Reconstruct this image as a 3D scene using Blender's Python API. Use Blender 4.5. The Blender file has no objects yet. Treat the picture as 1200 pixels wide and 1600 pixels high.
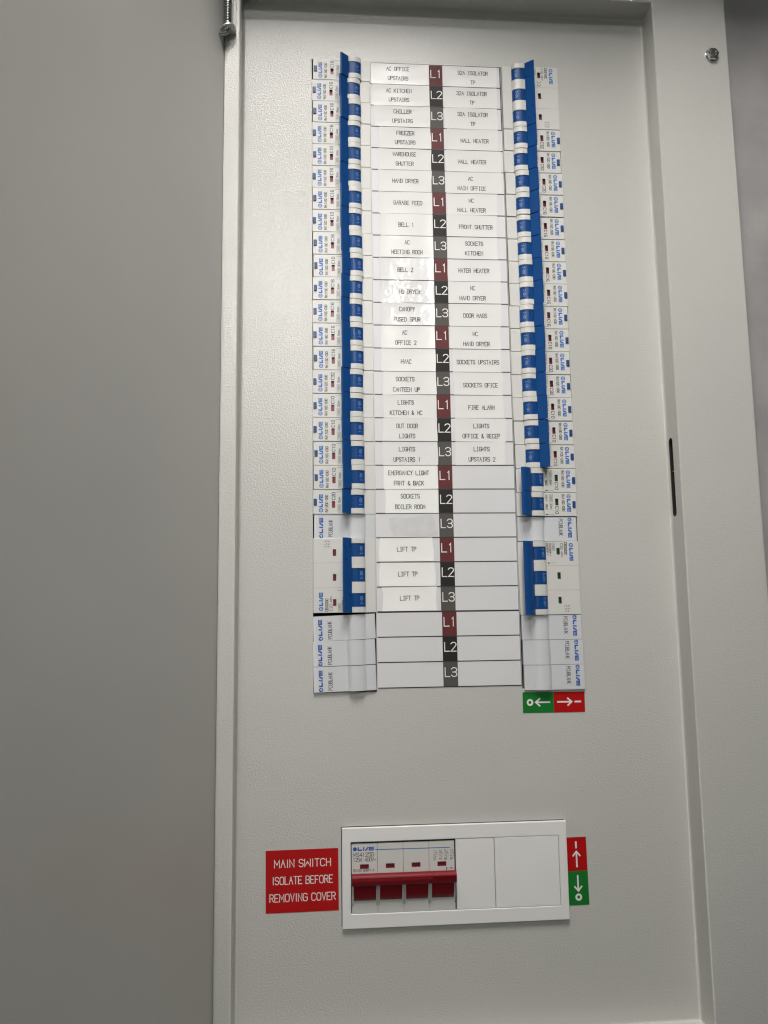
import bpy, bmesh, math, random
from mathutils import Vector, Matrix
R = math.radians
random.seed(7)
S = bpy.context.scene
C = S.collection
MM = 0.001

# ------------------------------------------------------------------ camera
cam = bpy.data.cameras.new('camera'); camo = bpy.data.objects.new('camera', cam); C.objects.link(camo)
cam.sensor_fit = 'VERTICAL'; cam.sensor_height = 36.0; cam.lens = 1255.6 / 1600 * 36
cam.clip_start = 0.01; cam.clip_end = 50
rx = Vector((0.99697877, -0.0764428, -0.01377782))
up = Vector((0.00385039, -0.1285234, 0.991699))
bk = Vector((-0.07757902, -0.9887559, -0.12784077))
M = Matrix((rx, up, bk)).transposed().to_4x4()
M.translation = Vector((-0.0972859, -0.5846664, -0.4345304))
camo.matrix_world = M
S.camera = camo

# ------------------------------------------------------------------ world, lamps, exposure
S.view_settings.view_transform = 'Standard'; S.view_settings.look = 'None'
S.cycles.filter_width = 1.2; S.cycles.use_denoising = True; S.cycles.use_adaptive_sampling = False; S.view_settings.exposure = 0.08; S.view_settings.gamma = 1.0
w = bpy.data.worlds.new('World'); S.world = w; w.use_nodes = True
bg = w.node_tree.nodes['Background']; bg.inputs[0].default_value = (0.93, 1.0, 0.88, 1); bg.inputs[1].default_value = 0.033

def lamp(name, loc, sx, sy, power, col, spread=180, aim=None):
    l = bpy.data.lights.new(name, 'AREA'); l.shape = 'RECTANGLE'; l.size = sx; l.size_y = sy
    l.energy = power; l.color = col; l.spread = R(spread)
    o = bpy.data.objects.new(name, l); C.objects.link(o); o.location = loc
    if aim: o.rotation_euler = (Vector(aim) - Vector(loc)).to_track_quat('-Z', 'Y').to_euler()
    return o
# the ceiling panel close above the board and the next one further down the room
lamp('ceiling_lamp', (-0.08, -0.62, 0.66), 0.50, 0.50, 15.5, (1.0, 0.955, 0.92))
lamp('ceiling_lamp', (-0.16, -2.85, 0.98), 0.60, 0.27, 0.38, (1.0, 0.975, 0.94), 21, (-0.05, 0, -0.27))
# tall lamp added behind the camera to put streaks on bosses and drums
lamp('added_streak_light', (-0.33, -4.0, -0.40), 0.30, 2.3, 6.0, (0.96, 1.0, 0.95), 180, (-0.1, 0, -0.40))

# ------------------------------------------------------------------ materials
def mat(name, col, rough=0.4, metal=0.0, spec=0.5, bump=None, mottle=None, coat=0.0):
    m = bpy.data.materials.new(name); m.use_nodes = True
    nt = m.node_tree; b = nt.nodes['Principled BSDF']
    b.inputs['Base Color'].default_value = (*col, 1); b.inputs['Roughness'].default_value = rough
    b.inputs['Metallic'].default_value = metal
    b.inputs['Specular IOR Level'].default_value = spec
    b.inputs['Coat Weight'].default_value = coat
    tc = nt.nodes.new('ShaderNodeTexCoord')
    if mottle:
        sc, amt = mottle
        n = nt.nodes.new('ShaderNodeTexNoise'); n.inputs['Scale'].default_value = sc; n.inputs['Detail'].default_value = 5
        nt.links.new(tc.outputs['Object'], n.inputs['Vector'])
        r = nt.nodes.new('ShaderNodeMapRange')
        r.inputs[1].default_value = 0.3; r.inputs[2].default_value = 0.7
        r.inputs[3].default_value = 1 - amt; r.inputs[4].default_value = 1 + amt
        nt.links.new(n.outputs['Fac'], r.inputs[0])
        mx = nt.nodes.new('ShaderNodeMix'); mx.data_type = 'RGBA'; mx.blend_type = 'MULTIPLY'
        mx.inputs[0].default_value = 1.0; mx.inputs[6].default_value = (*col, 1)
        nt.links.new(r.outputs[0], mx.inputs[7]); nt.links.new(mx.outputs[2], b.inputs['Base Color'])
        r2 = nt.nodes.new('ShaderNodeMapRange'); r2.inputs[3].default_value = rough - 0.06; r2.inputs[4].default_value = rough + 0.08
        nt.links.new(n.outputs['Fac'], r2.inputs[0]); nt.links.new(r2.outputs[0], b.inputs['Roughness'])
    if bump:
        prev = None
        for sc, dist, det in bump:
            n = nt.nodes.new('ShaderNodeTexNoise'); n.inputs['Scale'].default_value = sc; n.inputs['Detail'].default_value = det
            nt.links.new(tc.outputs['Object'], n.inputs['Vector'])
            bp = nt.nodes.new('ShaderNodeBump'); bp.inputs['Strength'].default_value = 1.0
            bp.inputs['Distance'].default_value = dist
            nt.links.new(n.outputs['Fac'], bp.inputs['Height'])
            if prev: nt.links.new(prev.outputs[0], bp.inputs['Normal'])
            prev = bp
        nt.links.new(prev.outputs[0], b.inputs['Normal'])
    return m

POWDER = (0.565, 0.565, 0.532)
m_powder = mat('textured_powder_coat', POWDER, 0.16, bump=[(820, 0.00024, 1.0), (12, 0.0004, 1)], mottle=(9, 0.02))
m_door = mat('smooth_powder_coat', (0.575, 0.57, 0.535), 0.40, bump=[(420, 0.00004, 1.0), (7, 0.001, 1)], mottle=(5, 0.03))
m_wall = mat('painted_wall', (0.33, 0.322, 0.318), 0.6, bump=[(30, 0.002, 4)], mottle=(22, 0.14))
m_plastic = mat('white_plastic', (0.66, 0.66, 0.63), 0.34, bump=[(900, 0.000012, 2)], mottle=(40, 0.015))
m_blank = mat('cool_white_plastic', (0.645, 0.66, 0.685), 0.15, mottle=(40, 0.02))
m_bezel = mat('bezel_plastic', (0.84, 0.835, 0.825), 0.42, bump=[(700, 0.00002, 2)], mottle=(30, 0.015))
m_blue = mat('blue_plastic', (0.008, 0.066, 0.235), 0.28, spec=.22, bump=[(900, 0.00003, 2)], mottle=(120, 0.06))
m_button = mat('dark_blue_plastic', (0.012, 0.060, 0.21), 0.35)
m_red = mat('red_plastic', (0.21, 0.006, 0.013), 0.42, spec=.25, bump=[(800, 0.00003, 2)], mottle=(90, 0.05))
m_winred = mat('indicator_red', (0.40, 0.035, 0.06), 0.3)
m_windark = mat('indicator_dark_red', (0.22, 0.008, 0.014), 0.3)
m_wingreen = mat('indicator_green', (0.012, 0.10, 0.035), 0.3)
m_black = mat('black_plastic', (0.012, 0.012, 0.012), 0.6)
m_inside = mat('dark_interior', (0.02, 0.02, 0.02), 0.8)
m_ink = mat('black_ink', (0.025, 0.025, 0.028), 0.55)
m_grey_ink = mat('grey_ink', (0.22, 0.22, 0.22), 0.55)
m_bluelogo = mat('light_blue_ink', (0.018, 0.15, 0.47), 0.45)
m_bluedeep = mat('deep_blue_ink', (0.010, 0.10, 0.40), 0.45)
m_whiteink = mat('white_ink', (0.80, 0.78, 0.75), 0.5)
m_togtext = mat('pale_blue_print', (0.30, 0.42, 0.66), 0.5)
m_sheet = mat('chart_card', (0.72, 0.72, 0.73), 0.42, bump=[(25, 0.0004, 2)], mottle=(30, 0.012))
m_label = mat('laminated_label', (0.83, 0.825, 0.81), 0.20, bump=[(28, 0.0003, 2), (260, 0.00004, 2)], mottle=(60, 0.012))
m_crinkle = mat('crinkled_label', (0.83, 0.825, 0.82), 0.13, bump=[(80, 0.0009, 3), (300, 0.00010, 2)], mottle=(60, 0.012))
m_crease = mat('lightly_creased_label', (0.83, 0.825, 0.82), 0.15, bump=[(60, 0.0006, 2), (260, 0.00006, 2)], mottle=(60, 0.012))
m_paper = mat('matt_paper_label', (0.90, 0.905, 0.875), 0.55, bump=[(30, 0.0006, 3)], mottle=(60, 0.015))
m_residue = mat('glue_residue', (0.66, 0.66, 0.665), 0.30, bump=[(200, 0.00025, 4)], mottle=(160, 0.05))
m_chip1 = mat('dark_red_print', (0.125, 0.026, 0.028), 0.55, spec=.3, mottle=(60, 0.04))
m_chip2 = mat('black_print', (0.016, 0.015, 0.013), 0.55, spec=.3, mottle=(60, 0.06))
m_chip3 = mat('grey_print', (0.085, 0.081, 0.073), 0.55, spec=.3, mottle=(60, 0.04))
m_stred = mat('red_vinyl', (0.45, 0.006, 0.007), 0.36, spec=.25, bump=[(40, 0.0003, 2)], mottle=(50, 0.03))
m_stgreen = mat('green_vinyl', (0.010, 0.18, 0.028), 0.36, spec=.25, bump=[(40, 0.0003, 2)], mottle=(50, 0.03))
m_chrome = mat('bright_steel', (0.85, 0.85, 0.85), 0.2, 1.0)
m_zinc = mat('zinc_steel', (0.42, 0.43, 0.42), 0.34, 1.0, bump=[(300, 0.0001, 2)])
m_zincplate = mat('zinc_plate', (0.50, 0.51, 0.49), 0.42, 0.6, bump=[(120, 0.0001, 2)])
m_wire = mat('yellow_wire', (0.5, 0.42, 0.08), 0.4)

# ------------------------------------------------------------------ mesh helpers : u right, v down, h out of the board (mm)
def P(u, v, h): return (u * MM, -h * MM, -v * MM)

class MB:
    def __init__(s): s.bm = bmesh.new()
    def poly(s, pts, mi=0, smooth=False):
        vs = [s.bm.verts.new(P(*p)) for p in pts]
        f = s.bm.faces.new(vs); f.material_index = mi; f.smooth = smooth
        return f
    def box(s, u0, u1, v0, v1, h0, h1, bev=0, mi=0, seg=1):
        r = bmesh.ops.create_cube(s.bm, size=1.0)
        for v in r['verts']:
            v.co = Vector(P(u0 + (v.co.x + .5) * (u1 - u0), v0 + (.5 - v.co.z) * (v1 - v0), h0 + (.5 - v.co.y) * (h1 - h0)))
        es = set(e for v in r['verts'] for e in v.link_edges)
        for f in set(f for v in r['verts'] for f in v.link_faces): f.material_index = mi
        if bev: bmesh.ops.bevel(s.bm, geom=list(es), offset=bev * MM, segments=seg, affect='EDGES', profile=0.5)
    def prism(s, prof, a0, a1, axis='v', bev=0, mi=0, smooth=True):
        # prof: (d, h) outline; extruded along v (axis 'v', d=u) or along u (axis 'u', d=v)
        n = len(prof)
        def q(d, h, a): return P(d, a, h) if axis == 'v' else P(a, d, h)
        A = [s.bm.verts.new(q(d, h, a0)) for d, h in prof]; B = [s.bm.verts.new(q(d, h, a1)) for d, h in prof]
        fa = s.bm.faces.new(A); fb = s.bm.faces.new(B[::-1]); fs = [fa, fb]
        for i in range(n):
            f = s.bm.faces.new((A[i], B[i], B[(i + 1) % n], A[(i + 1) % n])); f.smooth = smooth; fs.append(f)
        for f in fs: f.material_index = mi
        if bev:
            bmesh.ops.bevel(s.bm, geom=list(set(list(fa.edges) + list(fb.edges))), offset=bev * MM, segments=1, affect='EDGES')
    def tube(s, path, r, n=8, mi=0, caps=True):
        pts = [Vector(P(*p)) for p in path]; rings = []
        t0 = (pts[1] - pts[0]).normalized()
        x = t0.orthogonal().normalized()
        for i, p in enumerate(pts):
            t = (pts[min(i + 1, len(pts) - 1)] - pts[max(i - 1, 0)]).normalized()
            x = (x - t * x.dot(t)).normalized(); y = t.cross(x)
            rings.append([s.bm.verts.new(p + (x * math.cos(2 * math.pi * k / n) + y * math.sin(2 * math.pi * k / n)) * r * MM) for k in range(n)])
        for a, b in zip(rings, rings[1:]):
            for k in range(n):
                f = s.bm.faces.new((a[k], a[(k + 1) % n], b[(k + 1) % n], b[k])); f.smooth = True; f.material_index = mi
        if caps:
            s.bm.faces.new(rings[0][::-1]).material_index = mi; s.bm.faces.new(rings[-1]).material_index = mi
    def mesh(s, name, mats, recalc=True, angle=38, flip=None):
        if recalc: bmesh.ops.recalc_face_normals(s.bm, faces=s.bm.faces[:])
        if flip:
            for f in s.bm.faces:
                f.normal_update()
                if flip(f): f.normal_flip()
        me = bpy.data.meshes.new(name); s.bm.to_mesh(me); s.bm.free()
        for m in (mats if isinstance(mats, (list, tuple)) else [mats]): me.materials.append(m)
        me.set_sharp_from_angle(angle=R(angle))
        return me
    def obj(s, name, mats, parent=None, **k): return link(name, s.mesh(name, mats, **k), parent)

def link(name, me, parent=None, loc=None):
    o = bpy.data.objects.new(name, me); C.objects.link(o)
    if parent: o.parent = parent
    if loc: o.location = P(*loc)
    return o
def thing(name, label, cat, uvh=(0, 0, 0), group=None, rot=0.0):
    o = bpy.data.objects.new(name, None); C.objects.link(o)
    o.empty_display_size = 0.01
    o.location = P(*uvh); o.rotation_euler = (0, R(rot), 0)
    o['label'] = label; o['category'] = cat
    if group: o['group'] = group
    return o
def tag(o, label, cat, group=None):
    o['label'] = label; o['category'] = cat
    if group: o['group'] = group
    return o

# ---- stroke lettering (x 0..4, y 0..6)
GL = {'A': '00 26 40|13 33', 'B': '00 06 36 45 44 33 03|33 42 41 30 00', 'C': '45 36 16 05 01 10 30 41', 'D': '00 06 26 45 41 20 00',
 'E': '46 06 00 40|03 33', 'F': '46 06 00|03 33', 'G': '45 36 16 05 01 10 30 41 43 23', 'H': '00 06|40 46|03 43', 'I': '16 36|26 20|10 30',
 'J': '36 31 20 10 01', 'K': '00 06|46 02|13 40', 'L': '06 00 40', 'M': '00 06 22 46 40', 'N': '00 06 40 46', 'O': '20 10 01 05 16 36 45 41 30 20',
 'P': '00 06 36 45 44 33 03', 'R': '00 06 36 45 44 33 03|23 40', 'S': '45 36 16 05 04 13 33 42 41 30 10 01', 'T': '06 46|26 20',
 'U': '06 01 10 30 41 46', 'V': '06 20 46', 'W': '06 00 24 40 46', 'X': '00 46|06 40', 'Y': '06 23 46|23 20', 'Z': '06 46 00 40',
 '0': '20 10 01 05 16 36 45 41 30 20', '1': '15 26 20', '2': '05 16 36 45 44 00 40', '3': '05 16 36 45 44 33 13|33 42 41 30 10 01',
 '4': '30 36 02 42', '5': '46 06 04 34 43 41 30 10 01', '6': '45 36 16 05 01 10 30 41 42 33 03', '7': '06 46 20',
 '8': '13 04 05 16 36 45 44 33 13|13 02 01 10 30 41 42 33', '9': '01 10 30 41 45 36 16 05 04 13 43', '&': '40 05 16 26 35 02 01 10 20 42',
 '-': '13 33', '~': '02 13 32 43', 'm': '00 04|03 24 20|24 44 40', '.': '20 21', 'i': '26 20', '/': '00 46', '|': '26 20'}
def ribbon(mb, pts, wd, mp, h, mi=0, closed=False):
    V2 = [Vector(p) for p in pts]; n = len(V2); L, Rr = [], []
    for i in range(n):
        d1 = (V2[i] - V2[i - 1]) if (i > 0 or closed) else None
        d2 = (V2[(i + 1) % n] - V2[i]) if (i < n - 1 or closed) else None
        if d1 is None: d1 = d2
        if d2 is None: d2 = d1
        d1 = d1.normalized(); d2 = d2.normalized()
        n1 = Vector((-d1.y, d1.x)); n2 = Vector((-d2.y, d2.x)); m = n1 + n2
        m = m.normalized() if m.length > 1e-6 else n1
        k = min(1 / max(m.dot(n1), 0.35), 2.2) * wd / 2
        q = V2[i]
        if not closed and i == 0: q = q - d2 * wd * .4
        if not closed and i == n - 1: q = q + d1 * wd * .4
        L.append(q + m * k); Rr.append(q - m * k)
    for i in range(n if closed else n - 1):
        j = (i + 1) % n
        mb.poly([(*mp(*a), h) for a in (L[i], L[j], Rr[j], Rr[i])], mi)
def mapper(u, v, d):
    if d == 'right': return lambda x, y: (u + x, v - y)
    if d == 'up': return lambda x, y: (u - y, v - x)
    if d == 'down': return lambda x, y: (u + y, v + x)
ROUND = set('BCDGJOPQRSU0235689&~')
ADV = {'i': .42, '1': .80, 'M': 1.2, 'W': 1.36, ' ': .52, 'E': .95, 'L': .86, 'F': .9, '/': .6, '-': .7, 'O': 1.12, 'C': 1.06, 'G': 1.12, 'S': .98, 'T': .95, 'V': 1.02}
def soften(pts):
    V2 = [Vector(p) for p in pts]; clo = (V2[0] - V2[-1]).length < 1e-6
    out = [] if clo else [V2[0]]
    rng = range(len(V2) - 1) if clo else range(1, len(V2) - 1)
    for i in rng:
        a, b, c = V2[i - 1] if i else V2[-2], V2[i], V2[i + 1]
        if (b - a).angle(c - b) < 1.45: out += [b.lerp(a, .26), b.lerp(c, .26)]
        else: out.append(b)
    out.append(out[0] if clo else V2[-1])
    return [tuple(p) for p in out]
def stext(mb, s, u, v, h, cap, pitch, wd, d='right', wr=0.74, align='c', mi=0, prop=0):
    """stroke text; (u,v) is the centre (or start) of the line of capitals; prop = total width of proportional text"""
    gw = [ADV.get(c, 1.0) for c in s] if prop else [1.0] * len(s)
    if prop:
        gap = .34; tot = sum(gw) + gap * (len(s) - 1) * 1.0; k = prop / tot
    xs, x = [], 0
    for i, g in enumerate(gw):
        if prop: xs.append((x, g * k)); x += (g + gap) * k
        else: xs.append((i * pitch, pitch * wr))
    Wt = xs[-1][0] + xs[-1][1]
    x0 = -Wt / 2 if align == 'c' else 0
    mp = mapper(u, v, d)
    for i, ch in enumerate(s):
        if ch in GL:
            for q, pl in enumerate(GL[ch].split('|')):
                pts = [(int(c[0]) / 4 * xs[i][1], int(c[1]) / 6 * cap) for c in pl.split()]
                if ch in ROUND and cap > 2.0: pts = soften(soften(pts)) if cap > 4 else soften(pts)
                clo = len(pts) > 3 and (Vector(pts[0]) - Vector(pts[-1])).length < 1e-6
                if clo: pts = pts[:-1]
                ribbon(mb, [(x0 + xs[i][0] + a, b - cap / 2) for a, b in pts], wd, mp, h + q * 0.012, mi, closed=clo)
def logo(mb, u, v, h, L, cap, d, filled=False, mi=0):
    """round emblem then four wide slanted capitals, starting at (u,v)"""
    mp = mapper(u, v, d); r = cap * 0.5
    cx = r
    N = 18
    circ = [(cx + r * 1.0 * math.cos(2 * math.pi * k / N), r * 1.0 * math.sin(2 * math.pi * k / N)) for k in range(N)]
    if filled:
        mb.poly([(*mp(x, y), h) for x, y in circ], mi)
    else:
        ribbon(mb, [(cx + (x - cx) * .84, y * .84) for x, y in circ], cap * .2, mp, h, mi, closed=True)
        ribbon(mb, [(cx - r * .3, -r * .15), (cx + r * .2, r * .45), (cx + r * .12, -r * .5)], cap * .12, mp, h + .01, mi)
    x0 = cap * 1.16; wL = (L - x0); st = cap * .34; y0, y1 = -cap / 2 * .92, cap / 2 * .92
    def pl(pts, dh=0): mb.poly([(*mp(x0 + x * wL, y), h + dh) for x, y in pts], mi)
    s2 = st / wL
    pl([(0, y1), (s2, y1), (s2, y0 + st), (0.29, y0 + st), (0.27, y0), (0, y0)])
    pl([(0.33, y0), (0.33 + s2 * .9, y0), (0.35 + s2 * .9, y1), (0.35, y1)], .002)
    pl([(0.43, y0), (0.43 + s2 * 1.5, y0), (0.69, y1), (0.69 - s2 * .95, y1)], .004)
    for k, (a, b) in enumerate(((y1 - st * .78, y1), (-st * .36, st * .36), (y0, y0 + st * .78))):
        pl([(0.69, a), (1.0, a), (1.0, b), (0.69, b)], .006)
    pl([(0.68, y0), (0.68 + s2 * .85, y0), (0.68 + s2 * .85, y1), (0.68, y1)], .008)
    return cx, r, mp
# ------------------------------------------------------------------ setting: wall and unseen shading box
mb = MB()
for a in ((229, 1500, -900, 1600), (-1500, -172, -900, 1600), (-172, 229, -900, -94), (-172, 229, 764, 1600)): mb.box(*a, -40, 9)
o = mb.obj('wall', m_wall); o['kind'] = 'structure'
mb = MB(); mb.box(-900, 900, -700, -141, 60, 140, bev=2); o = mb.obj('unseen_shade_box', m_wall); o['kind'] = 'structure'  # box added out of view to shade the top of the board

# ------------------------------------------------------------------ the enclosure
enc = thing('distribution_board', 'pale grey metal electrical enclosure with its door swung open to the left', 'electrical enclosure', (0, 0, -140))
def epart(mb, name, mats, **k):
    o = mb.obj(name, mats, enc, **k); o.location = P(0, 0, 140); return o
UL, UR, VT, VB, FH = -157.3, 166.7, -47.5, 718.5, 19.7
LC = (-103.6, -58.2); RC = (47.4, 93.4); CV = (-1.2, 488.4); SW = (-78.2, -4.4); SV = (589.8, 637.9)
mb = MB()
rf = 2.1
us = [UL + rf, UL + rf + 1.5, UR - rf - 1.5, LC[0], LC[1], SW[0], SW[1], RC[0], RC[1], UR - rf]; us = sorted(us)
vs = sorted([VT + rf, VT + rf + 1.5, VB - rf - 1.5, CV[0], CV[1], SV[0], SV[1], VB - rf])
holes = [(LC, CV), (RC, CV), (SW, SV)]
def inhole(u, v): return any(a[0] < u < a[1] and b[0] < v < b[1] for a, b in holes)
for i in range(len(us) - 1):
    for j in range(len(vs) - 1):
        if not inhole((us[i] + us[i + 1]) / 2, (vs[j] + vs[j + 1]) / 2):
            mb.poly([(us[i], vs[j], 0), (us[i + 1], vs[j], 0), (us[i + 1], vs[j + 1], 0), (us[i], vs[j + 1], 0)], smooth=True)
for (a, b) in holes:
    q = [(a[0], b[0]), (a[1], b[0]), (a[1], b[1]), (a[0], b[1])]
    for k in range(4):
        p0, p1 = q[k], q[(k + 1) % 4]
        mb.poly([(*p0, 0), (*p1, 0), (*p1, -1.5), (*p0, -1.5)])
loops = []
for k in range(7):
    t = k / 6 * math.pi / 2
    o_ = rf * math.sin(t) - rf; loops.append((UL - o_, UR + o_, VT - o_, VB + o_, rf * (1 - math.cos(t))))
rb = 1.3
for k in range(6):
    t = k / 5 * math.pi / 2
    o_ = rb * (1 - math.cos(t)); loops.append((UL - o_, UR + o_, VT - o_, VB + o_, FH - rb + rb * math.sin(t)))
OUT = (-169.2, 227.0, -92, 762)
loops.append((UL - rb - 1.5, UR + rb + 1.5, VT - rb - 1.5, VB + rb + 1.5, FH)); loops.append((OUT[0] + rb + 1.5, OUT[1] - rb - 1.5, OUT[2] + rb + 1.5, OUT[3] - rb - 1.5, FH))
for k in range(6):
    t = k / 5 * math.pi / 2
    o_ = rb * math.sin(t) - rb; loops.append((OUT[0] - o_, OUT[1] + o_, OUT[2] - o_, OUT[3] + o_, FH - rb + rb * math.cos(t)))
loops.append((*OUT, FH - 9))
S0, S1, SH0, SH1 = 304.0, 364.0, 2.7, 9.0      # the slot in the right-hand return
for n_, (A, B) in enumerate(zip(loops, loops[1:])):
    ca = [(A[0], A[2]), (A[1], A[2]), (A[1], A[3]), (A[0], A[3])]; cb = [(B[0], B[2]), (B[1], B[2]), (B[1], B[3]), (B[0], B[3])]
    for k in range(4):
        if n_ == 6 and k == 1:
            u = A[1]; h0, h1 = A[4], B[4]
            mb.poly([(u, A[2], h0), (u, S0, h0), (u, S0, h1), (u, A[2], h1)]); mb.poly([(u, S1, h0), (u, A[3], h0), (u, A[3], h1), (u, S1, h1)])
            mb.poly([(u, S0, SH1), (u, S1, SH1), (u, S1, h1), (u, S0, h1)]); mb.poly([(u, S0, h0), (u, S1, h0), (u, S1, SH0), (u, S0, SH0)])
            r = (SH1 - SH0) / 2; hc = (SH0 + SH1) / 2
            for vc, sg in ((S0 + r, -1), (S1 - r, 1)):
                for hs in (-1, 1):
                    arc = [(u, vc + sg * r * math.sin(t * math.pi / 12), hc + hs * r * math.cos(t * math.pi / 12)) for t in range(7)]
                    cor = (u, vc + sg * r, hc + hs * r)
                    for p0, p1 in zip(arc, arc[1:]): mb.poly([cor, p0, p1])
            continue
        mb.poly([(*ca[k], A[4]), (*ca[(k + 1) % 4], A[4]), (*cb[(k + 1) % 4], B[4]), (*cb[k], B[4])], smooth=True)
bmesh.ops.remove_doubles(mb.bm, verts=mb.bm.verts[:], dist=1e-6)
epart(mb, 'front_cover', m_powder, flip=lambda f: (f.normal.x > .9 and abs(f.calc_center_median().x - UR * MM) < 1e-4) or f.normal.y > .3)
# pocket behind the slot, with a glimpse of two wires
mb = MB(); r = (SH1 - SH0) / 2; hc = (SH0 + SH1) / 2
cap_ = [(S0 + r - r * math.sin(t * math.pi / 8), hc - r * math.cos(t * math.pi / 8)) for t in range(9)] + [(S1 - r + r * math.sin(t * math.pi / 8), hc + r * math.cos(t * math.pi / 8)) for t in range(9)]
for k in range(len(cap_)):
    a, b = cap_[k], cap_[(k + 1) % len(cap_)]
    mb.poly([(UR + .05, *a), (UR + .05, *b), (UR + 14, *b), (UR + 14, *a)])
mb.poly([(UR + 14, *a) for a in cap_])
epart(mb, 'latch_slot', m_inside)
mb = MB(); mb.tube([(UR + 2, 329, 2), (UR + 2.4, 329.5, 6), (UR + 3, 331, 12)], .45, 6); mb.tube([(UR + 3, 336, 2), (UR + 2.6, 335, 6), (UR + 2.2, 333, 11)], .5, 6)
epart(mb, 'wire', m_wire)
# box behind
mb = MB()
for a in ((-166, -164, -88, 758, -140, 10.5), (222.5, 224.5, -88, 758, -140, 10.5), (-164, 222.5, -88, -86, -140, 10.5), (-164, 222.5, 756, 758, -140, 10.5)): mb.box(*a)
epart(mb, 'cabinet_body', m_door)
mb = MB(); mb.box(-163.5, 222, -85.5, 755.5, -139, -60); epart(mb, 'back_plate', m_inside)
# door: hinged on the left edge, open a little past square
door = MB(); th = R(101); dx, dh = math.cos(th), math.sin(th); nx, nh = -dh, dx   # n points away from the cover
H0 = (-169.3, 18.3); W = 398; prof = []
def dp(a, b): return (H0[0] + dx * a + nx * b, H0[1] + dh * a + nh * b)
outl = [dp(0, 0)] + [dp(.8 * t / 4, 0) for t in range(1, 2)] + [dp(W, 0), dp(W, 1.5), dp(0, 1.5)]
door.prism(outl, -86, 756, 'v', smooth=False)
lip = [dp(W - 1.5, 0), dp(W - 1.5, -16), dp(W, -16), dp(W, 0)]
door.prism(lip, -86, 756, 'v', smooth=False)
epart(door, 'door', m_door)
# hinge: bracket tab, sprung pin with a bent end
mb = MB(); mb.box(-169.0, -160.4, -120, -4.2, FH + .02, FH + 1.0, bev=.3); epart(mb, 'hinge_plate', m_powder)
mb = MB(); N = 24; cu_, ch_, rr = -166.0, 26.6, 5.6; t_ = 1.1
outer = []
for k in range(N):
    a = 2 * math.pi * k / N; x, y = math.cos(a), math.sin(a)
    if y < -0.05:                                   # towards the strip: straight flanks meeting the bend line
        px = cu_ + max(-1, min(1, x * 1.25)) * 5.6; py = FH + .1 if abs(x) < .95 else ch_ + rr * y
    else: px, py = cu_ + rr * x, ch_ + rr * y
    outer.append((px, py))
def tv(u): return -4.8 - (u + 160.2) * 0.32
inner = [(cu_ + 2.3 * math.cos(2 * math.pi * k / N), ch_ + 2.3 * math.sin(2 * math.pi * k / N)) for k in range(N)]
for k in range(N):
    j = (k + 1) % N; oa, ob, ia, ib = outer[k], outer[j], inner[k], inner[j]
    for dv in (0, -t_):
        mb.poly([(oa[0], tv(oa[0]) + dv, oa[1]), (ob[0], tv(ob[0]) + dv, ob[1]), (ib[0], tv(ib[0]) + dv, ib[1]), (ia[0], tv(ia[0]) + dv, ia[1])])
    for a, b in ((oa, ob), (ia, ib)):
        mb.poly([(a[0], tv(a[0]), a[1]), (b[0], tv(b[0]), b[1]), (b[0], tv(b[0]) - t_, b[1]), (a[0], tv(a[0]) - t_, a[1])])
bmesh.ops.remove_doubles(mb.bm, verts=mb.bm.verts[:], dist=1e-6)
epart(mb, 'hinge_bracket', m_zincplate)
mb = MB(); mb.tube([(cu_ + 2.55 * math.cos(a * .5236), -4.6 - a * .5236 / 6.283 * 2.15, ch_ + 2.55 * math.sin(a * .5236)) for a in range(12 * 30)], .62, 7)
epart(mb, 'hinge_spring', m_zinc)
mb = MB(); mb.tube([(cu_, -80, ch_), (cu_, -3, ch_), (cu_ - .1, -1, ch_ + .1), (cu_ - .7, .6, ch_ + .6), (cu_ - 2.0, 1.8, ch_ + 1.5), (cu_ - 6.5, 4.6, ch_ + 4.4)], 1.35, 10)
epart(mb, 'hinge_pin', m_zinc)
# cover bolt
bolt = MB(); B0 = (213.3, -3.4)
prof = [(0, 0), (5.6, 0), (5.6, .7), (4.9, 1.0)]
N = 30
def ring(r, h, hexa=0): return [(B0[0] + (r * (1 + hexa * .07 * math.cos(6 * a))) * math.cos(a), B0[1] + (r * (1 + hexa * .07 * math.cos(6 * a))) * math.sin(a), FH + h) for a in [2 * math.pi * k / N for k in range(N)]]
rings = [ring(5.5, .03), ring(5.5, .6), ring(5.2, .8), ring(4.7, .8, 1), ring(4.6, 2.8, 1), ring(4.1, 3.4, .6), ring(2.6, 3.6), ring(2.2, 3.1), ring(.8, 3.0)]
for A, B in zip(rings, rings[1:]):
    for k in range(N): bolt.poly([A[k], A[(k + 1) % N], B[(k + 1) % N], B[k]], smooth=True)
bolt.poly(rings[-1]); bmesh.ops.remove_doubles(bolt.bm, verts=bolt.bm.verts[:], dist=1e-6)
epart(bolt, 'cover_bolt', m_chrome, angle=30)

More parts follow.
